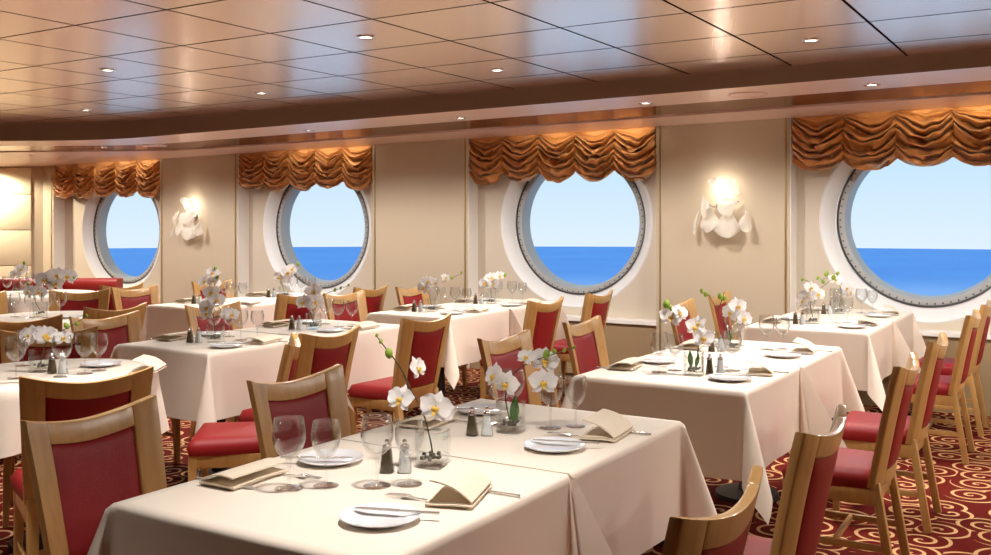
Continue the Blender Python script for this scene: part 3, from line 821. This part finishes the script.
def orchid(x, y, z, scale, stems, blooms, buds, leaves=(), rot=0, lb=''):
    """stems: polylines of (dx,dz[,depth]) in metres seen from the aisle; blooms (dx,dz,r,yawdeg,pitchdeg,depth)"""
    root = thing('orchid_spray', (x, y, z), rot)
    def P(dx, dz, dd=0): v = RIGHT * dx + TOCAM * dd; return Vector((v.x, v.y, dz))
    for s in stems:
        pts = [P(*p) for p in s]
        fine = []
        for i in range(len(pts) - 1):
            p0 = pts[max(0, i - 1)]; p1 = pts[i]; p2 = pts[i + 1]; p3 = pts[min(len(pts) - 1, i + 2)]
            for k in range(5):
                t = k / 5; fine.append(.5 * ((2 * p1) + (-p0 + p2) * t + (2 * p0 - 5 * p1 + 4 * p2 - p3) * t * t + (-p0 + 3 * p1 - 3 * p2 + p3) * t ** 3))
        fine.append(pts[-1]); n = len(fine)
        MB().tube(fine, [.0026 - .0013 * i / n for i in range(n)], 6).obj('stem', 'stem', root)
    for k, bl in enumerate(blooms):
        dx, dz, r, yw, pt = bl[:5]; dz = max(dz, .088 + r * 1.2); dd = bl[5] if len(bl) > 5 else .01
        b = newobj('blossom', PM, root); b.location = P(dx, dz, dd); s = r / .040; b.scale = (s, s, s)
        b.rotation_euler = (Matrix.Rotation(YAW + math.radians(yw), 4, 'Z') @ Matrix.Rotation(PI / 2 - math.radians(pt + 16), 4, 'X') @ Matrix.Rotation(rnd.uniform(-.35, .35), 4, 'Z')).to_euler()
        newobj('lip', LM, b)
    for (dx, dz, r, *e) in buds:
        b = newobj('bud', BUDM, root); b.location = P(dx, dz, e[0] if e else 0); s = r / .0085; b.scale = (s, s, s); b.rotation_euler = (rnd.uniform(-.6, .6), rnd.uniform(-.6, .6), 0)
    for (dx, dz, L, lean) in leaves:
        def A(o):
            def g(u, v):
                uu = u * 2 - 1; ww = L * .16 * math.sin(PI * min(.98, .1 + .9 * v)); return tuple(P(uu * ww + lean * L * v + dx, dz + L * v, .004 + .18 * L * v * v - abs(uu) * .004 + o))
            return g
        MB().slab(A(.0006), A(-.0006), 4, 6).obj('leaf', 'leaf', root)
    pb = MB(); q = random.Random(int(abs(x) * 1000))
    for k in range(22):
        pb.ball((q.uniform(-.024, .024), q.uniform(-.024, .024), .0065 + q.uniform(0, .012)), .0065, .0065, .005, 6, 4)
    o = pb.obj('pebbles', 'pebble', root); o['kind'] = 'stuff'
    tag(root, lb, 'flowers', 'white orchid arrangements'); return root
def px(Z, *lst): return [tuple([a * Z / F, c * Z / F] + list(e)) for a, c, *e in lst]

# ------------------------------------------------------------------ laying the tables
GLS = ((.085, .075), (.148, .14), (-.10, .055), (-.10, .158))
def setting(cx, cy, side, where, kit, jit, gls=GLS):
    """one place setting; side +1 = right edge (guest faces -X), -1 = left edge"""
    sd = 'right' if side > 0 else 'left'
    def T(x, y): return (cx + side * x, cy + side * y)
    j = lambda a: jit.uniform(-a, a)
    base = 0 if side > 0 else PI
    x, y = T(.235 + j(.012), -.165 + j(.015)); zt = TZ + .0015
    tag(PL.put((x, y, zt), j(3)), 'white bread plate, %s side, %s' % (sd, where), 'plate', 'white bread plates')
    if 'k' in kit:
        kx, ky = x + side * .02, y + side * .035
        tag(KN.put((kx, ky, zt + .0135), base + PI * .5 + .45 + j(.15)), 'silver knife on bread plate, %s side, %s' % (sd, where), 'knife', 'bread knives on plates')
    nx, ny = T(.285 + j(.01), .075 + j(.015))
    pr = NT_ if ('t' in kit and side > 0) else NF
    tag(pr.put((nx, ny, zt + .0025), base + PI / 2 + (.22 if side > 0 else .12) + j(.12)), '%s folded napkin, %s side, %s' % ('tented' if pr is NT_ else 'flat', sd, where), 'napkin', 'ecru napkins')
    if 'f' in kit:
        fx, fy = T(.235, .035)
        tag(FK.put((fx - side * .02, fy - side * .035, zt - .0008), base + PI / 2 + .12), 'silver fork by the napkin, %s side, %s' % (sd, where), 'fork', 'silver forks')
        fx, fy = T(.30, .145)
        tag(KN.put((fx, fy, zt - .0008), base + PI / 2 + .05), 'silver knife beyond the napkin, %s side, %s' % (sd, where), 'knife', 'table knives')
    (ax, ay), (bx, by_) = gls[:2] if side > 0 else gls[2:]
    tag(GL.put((cx + ax + j(.006), cy + ay + j(.006), zt), j(3)), 'large wine glass, %s side, %s' % (sd, where), 'glass', 'empty wine glasses')
    tag(GS.put((cx + bx + j(.006), cy + by_ + j(.006), zt), j(3)), 'smaller wine glass, %s side, %s' % (sd, where), 'glass', 'empty wine glasses')
TCOUNT = [0]
def table(cx, cy, where, seams=(), kit='k', vase_at=(0.0, .02), shak=(-.075, -.13), sides=(1, -1), flower=None, seed=None, gls=GLS, hx=.398):
    TCOUNT[0] += 1; seed = seed or TCOUNT[0] * 3 + 1
    tag(TB.put((cx, cy, 0), 0, ((hx - .006) / .395, 1, 1)), 'cloth-covered square dining table, %s' % where, 'table', 'square dining tables')
    tag(cloth(cx, cy, seed, seams, hx=hx), 'cream linen tablecloth over %s' % where, 'tablecloth', 'cream square tablecloths')
    dress(cx, cy, where, kit, vase_at, shak, sides, flower, seed, gls)
def dress(cx, cy, where, kit, vase_at, shak, sides, flower, seed, gls):
    jit = random.Random(seed)
    for s in sides: setting(cx, cy, s, where, kit, jit, gls)
    zt = TZ + .0015
    if vase_at is not None:
        vx, vy = cx + vase_at[0], cy + vase_at[1]
        tag(VS.put((vx, vy, zt), .12), 'clear square glass vase on %s' % where, 'vase', 'glass vases')
        if flower: orchid(vx, vy, zt + .0145, 1, *flower, lb='white orchid spray in the vase on %s' % where)
    if shak is not None:
        sx, sy = cx + shak[0], cy + shak[1]
        tag(PP.put((sx, sy, zt), .3), 'brown pepper shaker on %s' % where, 'shaker', 'pepper shakers')
        tag(SLT.put((sx + .04, sy + .025, zt), .5), 'white salt shaker on %s' % where, 'shaker', 'salt shakers')
def fl(Z, stems, blooms, buds, leaves=(), lift=-.0145):
    k = Z / F
    cv = lambda p: tuple([p[0] * k, p[1] * k] + list(p[2:]))
    return ([[cv(p) for p in s] for s in stems], [(b[0] * k, b[1] * k, b[2] * k) + tuple(b[3:]) for b in blooms], [(b[0] * k, b[1] * k, b[2] * k) + tuple(b[3:]) for b in buds], leaves, 0)

WA1, WA2 = 'the near table of the foreground pair', 'the far table of the foreground pair'
WE1, WE2 = 'the near table of the right middle pair', 'the far table of the right middle pair'
WF1, WF2 = 'the near table below the right porthole', 'the window table below the right porthole'
WC1, WC2 = 'the near table of the left-centre pair', 'the far table of the left-centre pair'
WD1, WD2 = 'the near table before the middle porthole', 'the window table before the middle porthole'
WG1, WG2 = 'the near table before the second porthole', 'the window table before the second porthole'
WB = 'the round table at left edge'
WH = 'the small table before the banquette'
WI = 'the banquette table at far left'

table(-1.60, 1.90, WA1, ('+y',), 'ktf', (.045, .285), (-.02, .165), gls=((.04, .04), (.105, .10), (-.125, -.095), (-.07, -.03)), flower=fl(2.68,
    [[(0, 4), (-3, 22), (-10, 48), (-22, 70), (-30, 86)], [(-22, 70), (-32, 92), (-47, 112), (-56, 124)]],
    [(-31, 63, 15, -28, 8, .025), (4, 55, 17, -10, -4, .03), (-16, 92, 13, 62, 5, 0), (10, 44, 12, 35, -20, -.01)],
    [(-44, 107, 4.5), (-52, 119, 2.2), (-56, 125, 1.8)]))
table(-1.60, 2.715, WA2, ('-y',), 'ktf', (.0, -.04), (-.075, -.15), flower=fl(3.1,
    [[(0, 4), (-5, 30), (2, 52), (18, 64), (40, 72), (66, 80)]],
    [(16, 70, 10, -20, 25), (34, 66, 15, 20, 5, -.01), (32, 36, 15, 15, 0, .02), (-16, 52, 14, -60, 0, .01), (-4, 34, 14, -25, -10, .02)],
    [(36, 73, 4), (44, 76, 2.6), (54, 77, 2.2), (64, 80, 1.8)], ((.006, .02, .085, .12), (.014, .02, .06, .15))))
table(-1.57, 4.205, WE1, ('+y',), 'ktf', hx=0.375, vase_at=(.06, -.12), shak=(.11, -.06), gls=((.17, .085), (.09, .16), (-.10, -.13), (-.06, -.05)), flower=fl(4.5,
    [[(2, 4), (4, 26), (-2, 42), (-14, 54), (-28, 62)]],
    [(-22, 52, 11, -10, 0), (-14, 56, 9, 30, 10), (0, 42, 10, 20, 5), (8, 30, 11, 15, -10), (4, 46, 8, -40, 0)],
    [(-26, 64, 3.6), (-22, 60, 2.4)], ((-.012, .02, .075, -.1), (.010, .02, .06, .15))))
table(-1.57, 5.03, WE2, ('-y',), 'ktf', hx=0.375, vase_at=(-.06, -.05), shak=(-0.135, -0.16), flower=fl(5.2,
    [[(-2, 4), (-8, 24), (-16, 38), (-24, 52), (-30, 54)], [(-14, 36), (-10, 48), (-8, 54)]],
    [(4, 40, 10, 20, 0), (10, 28, 10, 30, -5), (-2, 34, 9, -30, 0)],
    [(-26, 52, 2.4), (-30, 55, 2.2), (-12, 50, 3), (-8, 48, 2.4)], ((-.012, .03, .06, -.1),)))
table(-1.57, 6.60, WF1, ('+y',), 'k', hx=0.375, vase_at=(-.04, -.03), shak=(-0.125, -0.135), flower=fl(6.7,
    [[(0, 4), (-2, 18), (6, 30), (16, 38), (24, 44)], [(4, 28), (-4, 38), (-10, 40)]],
    [(-6, 24, 8, -40, 0), (-2, 32, 7, 0, 10), (4, 26, 8, 20, 0), (-10, 12, 6, -30, -10)],
    [(20, 42, 2.5), (24, 46, 1.8), (-10, 40, 1.6), (10, 38, 2)]))
table(-1.57, 7.43, WF2, ('-y',), 'kt', hx=0.375, vase_at=(-.05, -.05), shak=(-0.135, -0.155), flower=fl(7.5,
    [[(0, 4), (2, 16), (0, 26), (-8, 32), (-18, 30)]],
    [(6, 22, 7, 30, 0), (-4, 30, 7, 0, 20), (8, 12, 6, 30, 0), (10, 4, 6, 40, -10)],
    [(-20, 32, 1.8), (-12, 36, 2.4)]))
table(-4.22, 3.86, WC1, ('+y',), 'kf', hx=0.355, vase_at=(.02, -.05), shak=(-0.065, -0.155), flower=fl(5.1,
    [[(0, 4), (-2, 24), (-6, 40), (-2, 54)]],
    [(-8, 34, 10, -20, 0), (-4, 50, 9, 10, 5), (2, 42, 9, 25, 0), (-8, 24, 9, -30, -10), (14, 18, 8, 20, 0), (18, 10, 8, 30, -5), (-2, 62, 6, 0, 20)],
    [(2, 66, 2)]))
table(-4.22, 4.69, WC2, ('-y',), 'k', hx=0.355, vase_at=(.04, -.10), shak=(-0.045, -0.205), flower=fl(5.9,
    [[(0, 4), (-4, 20), (6, 30), (20, 37), (36, 42)]],
    [(-10, 24, 9, -25, 0), (2, 14, 9, 10, -5), (0, 36, 9, 10, 15), (-6, 14, 8, -30, 0)],
    [(22, 38, 1.8), (28, 40, 1.6), (36, 43, 1.4)]))
table(-4.22, 6.03, WD1, ('+y',), 'k', hx=0.355, vase_at=(-.04, -.06), shak=(-0.125, -0.165), flower=fl(7.2,
    [[(0, 4), (-2, 16), (6, 24), (18, 31), (30, 36)]],
    [(-8, 22, 8, -30, 0), (-4, 28, 7, 0, 10), (4, 27, 6, 20, 5), (14, 32, 5, 30, 10), (-4, 12, 6, -20, -5)],
    [(20, 32, 1.8), (30, 37, 1.3)]))
table(-4.22, 6.86, WD2, ('-y',), 'k', hx=0.355, vase_at=(-.02, -.08), shak=(-0.105, -0.185), flower=fl(7.9,
    [[(0, 4), (0, 14), (6, 24), (16, 28)]],
    [(-6, 18, 7, -30, 0), (0, 24, 7, 0, 10), (8, 26, 6, 20, 5), (-6, 10, 6, -20, 0), (2, 12, 6, 10, 0)],
    [(14, 27, 2)]))
table(-6.18, 5.63, WG1, ('+y',), 'k', hx=0.355, vase_at=(-.02, -.05), shak=(-0.105, -0.155), flower=fl(8.2,
    [[(0, 4), (-2, 18), (2, 30)]],
    [(-6, 20, 7, -20, 0), (2, 28, 7, 10, 10), (4, 18, 6, 20, 0)], [(4, 33, 1.8)]))
table(-6.18, 6.46, WG2, ('-y',), 'k', hx=0.355, vase_at=(.0, -.06), shak=(-0.085, -0.165), flower=fl(8.8,
    [[(0, 4), (-2, 16), (6, 26), (14, 30)]],
    [(-4, 16, 7, -20, 0), (4, 22, 7, 10, 10), (8, 26, 6, 20, 0), (0, 8, 6, 0, -5)], [(14, 31, 1.8)]))

# round tables at left
def rtable(cx, cy, r, drop, where, kit, flower, vase_at, shak, angs, seed, glasses=True):
    rt = make_table(True, r); rt.location = (cx, cy, 0)
    tag(rt, 'cloth-covered round dining table, %s' % where, 'table', 'round dining tables')
    tag(round_cloth(cx, cy, r, drop, seed), 'cream round tablecloth hanging in soft folds over %s' % where, 'tablecloth', 'cream round tablecloths')
    zt = TZ + .0015; jit = random.Random(seed)
    vx, vy = cx + vase_at[0], cy + vase_at[1]
    tag(VS.put((vx, vy, zt), .4), 'clear square glass vase on %s' % where, 'vase', 'glass vases')
    orchid(vx, vy, zt + .0145, 1, *flower, lb='white orchid spray in the vase on %s' % where)
    if shak:
        sx, sy = cx + shak[0], cy + shak[1]
        tag(PP.put((sx, sy, zt), .3), 'brown pepper shaker on %s' % where, 'shaker', 'pepper shakers')
        tag(SLT.put((sx + .035, sy + .03, zt), .5), 'white salt shaker on %s' % where, 'shaker', 'salt shakers')
WBc = (-3.98, 2.66)
rtable(*WBc, .44, .255, WB, 'k', fl(4.4, [[(0, 4), (6, 26), (16, 34), (34, 44), (46, 52)]],
    [(-10, 30, 11, -20, 5), (-4, 26, 11, 10, 0), (6, 30, 11, 20, 10), (8, 14, 10, 30, -10), (24, 24, 9, 20, 10)],
    [(26, 42, 3), (36, 44, 2.2), (46, 52, 1.6)]), (-.05, -.02), (.05, -.03), (), 61)
def place(pr, pxx, pyy, lb, cat, grp, rz=0, dz=0):
    """put a thing on a table top at the point seen along that line of the table plane (z = TZ)"""
    Z = F * (EYE - TZ) / (pyy - HY); X = (pxx - CX) / F * Z
    o = pr.put((X * CA - Z * SA, X * SA + Z * CA, TZ + .0015 + dz), rz); return tag(o, lb, cat, grp)
for (a, c, lb, pr) in ((16, 379, 'leftmost large wine glass on the round table at left edge', GL), (23, 366, 'small wine glass left of the orchid vase on the round left table', GS),
                       (62, 377, 'large wine glass right of the vase on the round left table', GL), (85, 374, 'large wine glass behind the front chair on the round left table', GL),
                       (99, 371, 'rightmost small wine glass on the round left table', GS)):
    place(pr, a, c, lb, 'glass', 'empty wine glasses')
place(PL, 101, 366, 'white bread plate at the back of the round left table', 'plate', 'white bread plates')
place(NT_, 148, 371, 'standing cream napkin at the right end of the round left table', 'napkin', 'ecru napkins', 2.2)
place(KN, 7, 384, 'silver knife at left edge of the round left table', 'knife', 'table knives', 2.3)
WHc = (-6.32, 4.22)
rtable(*WHc, .46, .255, WH, '', fl(7.0, [[(0, 4), (-6, 16), (-4, 30), (6, 38), (20, 40)]],
    [(6, 34, 10, 10, 10), (18, 38, 10, 20, 15), (28, 37, 9, 20, 10), (16, 30, 9, 0, 0), (-10, 22, 8, -30, 0), (0, 18, 8, 10, 0)],
    [(34, 36, 2), (-12, 30, 1.8)]), (-.08, -.03), None, (), 62)
for (a, c, lb, pr) in ((15, 317, 'small wine glass at left of the small table before the banquette', GS), (47, 318, 'large wine glass beside the vase before the banquette', GL),
                       (61, 317, 'large wine glass standing alone at right before the banquette', GL), (30, 318, 'small wine glass left of the vase before the banquette', GS)):
    place(pr, a, c, lb, 'glass', 'empty wine glasses')
place(PL, 70, 318, 'white bread plate at right of the small table before the banquette', 'plate', 'white bread plates')
WIc = (-8.5, 5.55)
rtable(*WIc, .5, .255, WI, '', fl(9.9, [[(0, 4), (2, 14), (6, 24)]],
    [(0, 14, 6, -20, 0), (4, 20, 6, 10, 10), (-4, 10, 5, -30, 0)], [(6, 26, 1.6)]), (-.25, -.05), None, (), 63)
for (a, c, lb, pr) in ((7, 296, 'leftmost large wine glass on the banquette table', GL), (24, 294, 'second wine glass from left on the banquette table', GS),
                       (30, 291, 'third wine glass from left on the banquette table', GL), (37, 292, 'fourth wine glass from left on the banquette table', GL), (46, 293, 'rightmost wine glass on the banquette table', GS)):
    place(pr, a, c, lb, 'glass', 'empty wine glasses')

# ------------------------------------------------------------------ chairs in place
for (y, w) in ((1.94, WA1), (2.80, WA2), (4.17, WE1), (5.05, WE2), (6.55, WF1), (7.42, WF2)):
    chair(-.645, y, -1, rnd.uniform(-.04, .04), 'red chair seen from behind, right of %s' % w)
for (x, y, w, k) in ((-2.545, 1.825, WA1, .06), (-2.50, 2.64, WA2, -.03), (-2.49, 4.08, WE1, 0), (-2.50, 4.94, WE2, .03), (-2.50, 6.46, WF1, 0), (-2.52, 7.33, WF2, 0)):
    chair(x, y, 1, k, 'red chair facing right, left of %s' % w)
for (x, y, w) in ((-3.33, 3.80, WC1), (-3.35, 4.67, WC2), (-3.35, 6.12, WD1), (-3.35, 7.0, WD2), (-5.31, 5.68, WG1), (-5.31, 6.57, WG2)):
    chair(x, y, -1, rnd.uniform(-.05, .05), 'red chair backing the aisle, right of %s' % w)
for (x, y, w) in ((-5.08, 3.74, WC1), (-5.12, 4.61, WC2), (-5.07, 5.90, WD1), (-5.08, 6.80, WD2), (-7.04, 5.48, WG1), (-7.08, 6.37, WG2)):
    chair(x, y, 1, rnd.uniform(-.05, .05), 'red chair facing right, left of %s' % w)
chair(-3.14, 2.25, -.9, .44, 'red and beech chair seen from behind, in front of the round left table')
chair(-4.62, 3.08, .84, -.55, 'red and beech chair behind the round left table, mostly hidden')
chair(-3.22, 3.40, -.78, -.66, 'red and beech chair turned edge-on at the corner of round left table')
chair(-5.36, 3.38, -.80, .60, 'dark-backed red chair behind the round left table at the left edge')
chair(-5.52, 4.17, -1, .05, 'red and beech chair half hidden right of the small banquette-side table')
chair(-7.10, 5.0, .75, -.68, 'red and beech chair behind the orchid table, before the banquette')
chair(-7.42, 4.32, 1, 0, 'red and beech chair cut off by left edge, by the banquette')
chair(-7.36, 5.62, -1, -.08, 'narrow-looking red chair at the right end of the banquette table')

# ------------------------------------------------------------------ banquette
root = thing('banquette')
bc = Vector((-8.9, 6.78)); 
def bq(k, d, z):   # k along to the left, d toward the room
    x = bc.x - CA * k + SA * d; y = bc.y - SA * k - CA * d
    # right end curls toward the windows wall
    return (x, y, z)
def bench(z0, z1, d0, d1, k0=0, k1=3.6, puff=.02, n=24, pleat=False):
    b = MB()
    def A(sg):
        def g(u, v):
            k = k0 + (k1 - k0) * u; z = z0 + (z1 - z0) * v
            pf = puff * math.sin(PI * v) ** .6 if sg > 0 else 0
            if pleat: pf *= .7 + .3 * abs(math.sin(PI * k / .6)) ** .5
            return bq(k, (d1 if sg > 0 else d0) + pf, z)
        return g
    return b.slab(A(1), A(-1), 60, 10)
bench(.06, .40, .0, .55, puff=.0).obj('base', 'iron', root, smooth=False)
bench(.38, .48, .02, .60, puff=.03).obj('seat_cushion', 'banq', root, ang=60)
bench(.46, .64, .0, .12, puff=.03).obj('back_cushion', 'banq', root, ang=60)
bench(.64, .83, -.02, .14, puff=.06, pleat=True).obj('top_roll', 'banq', root, ang=60)
tag(root, 'long red leather banquette along the angled wall at far left', 'banquette')
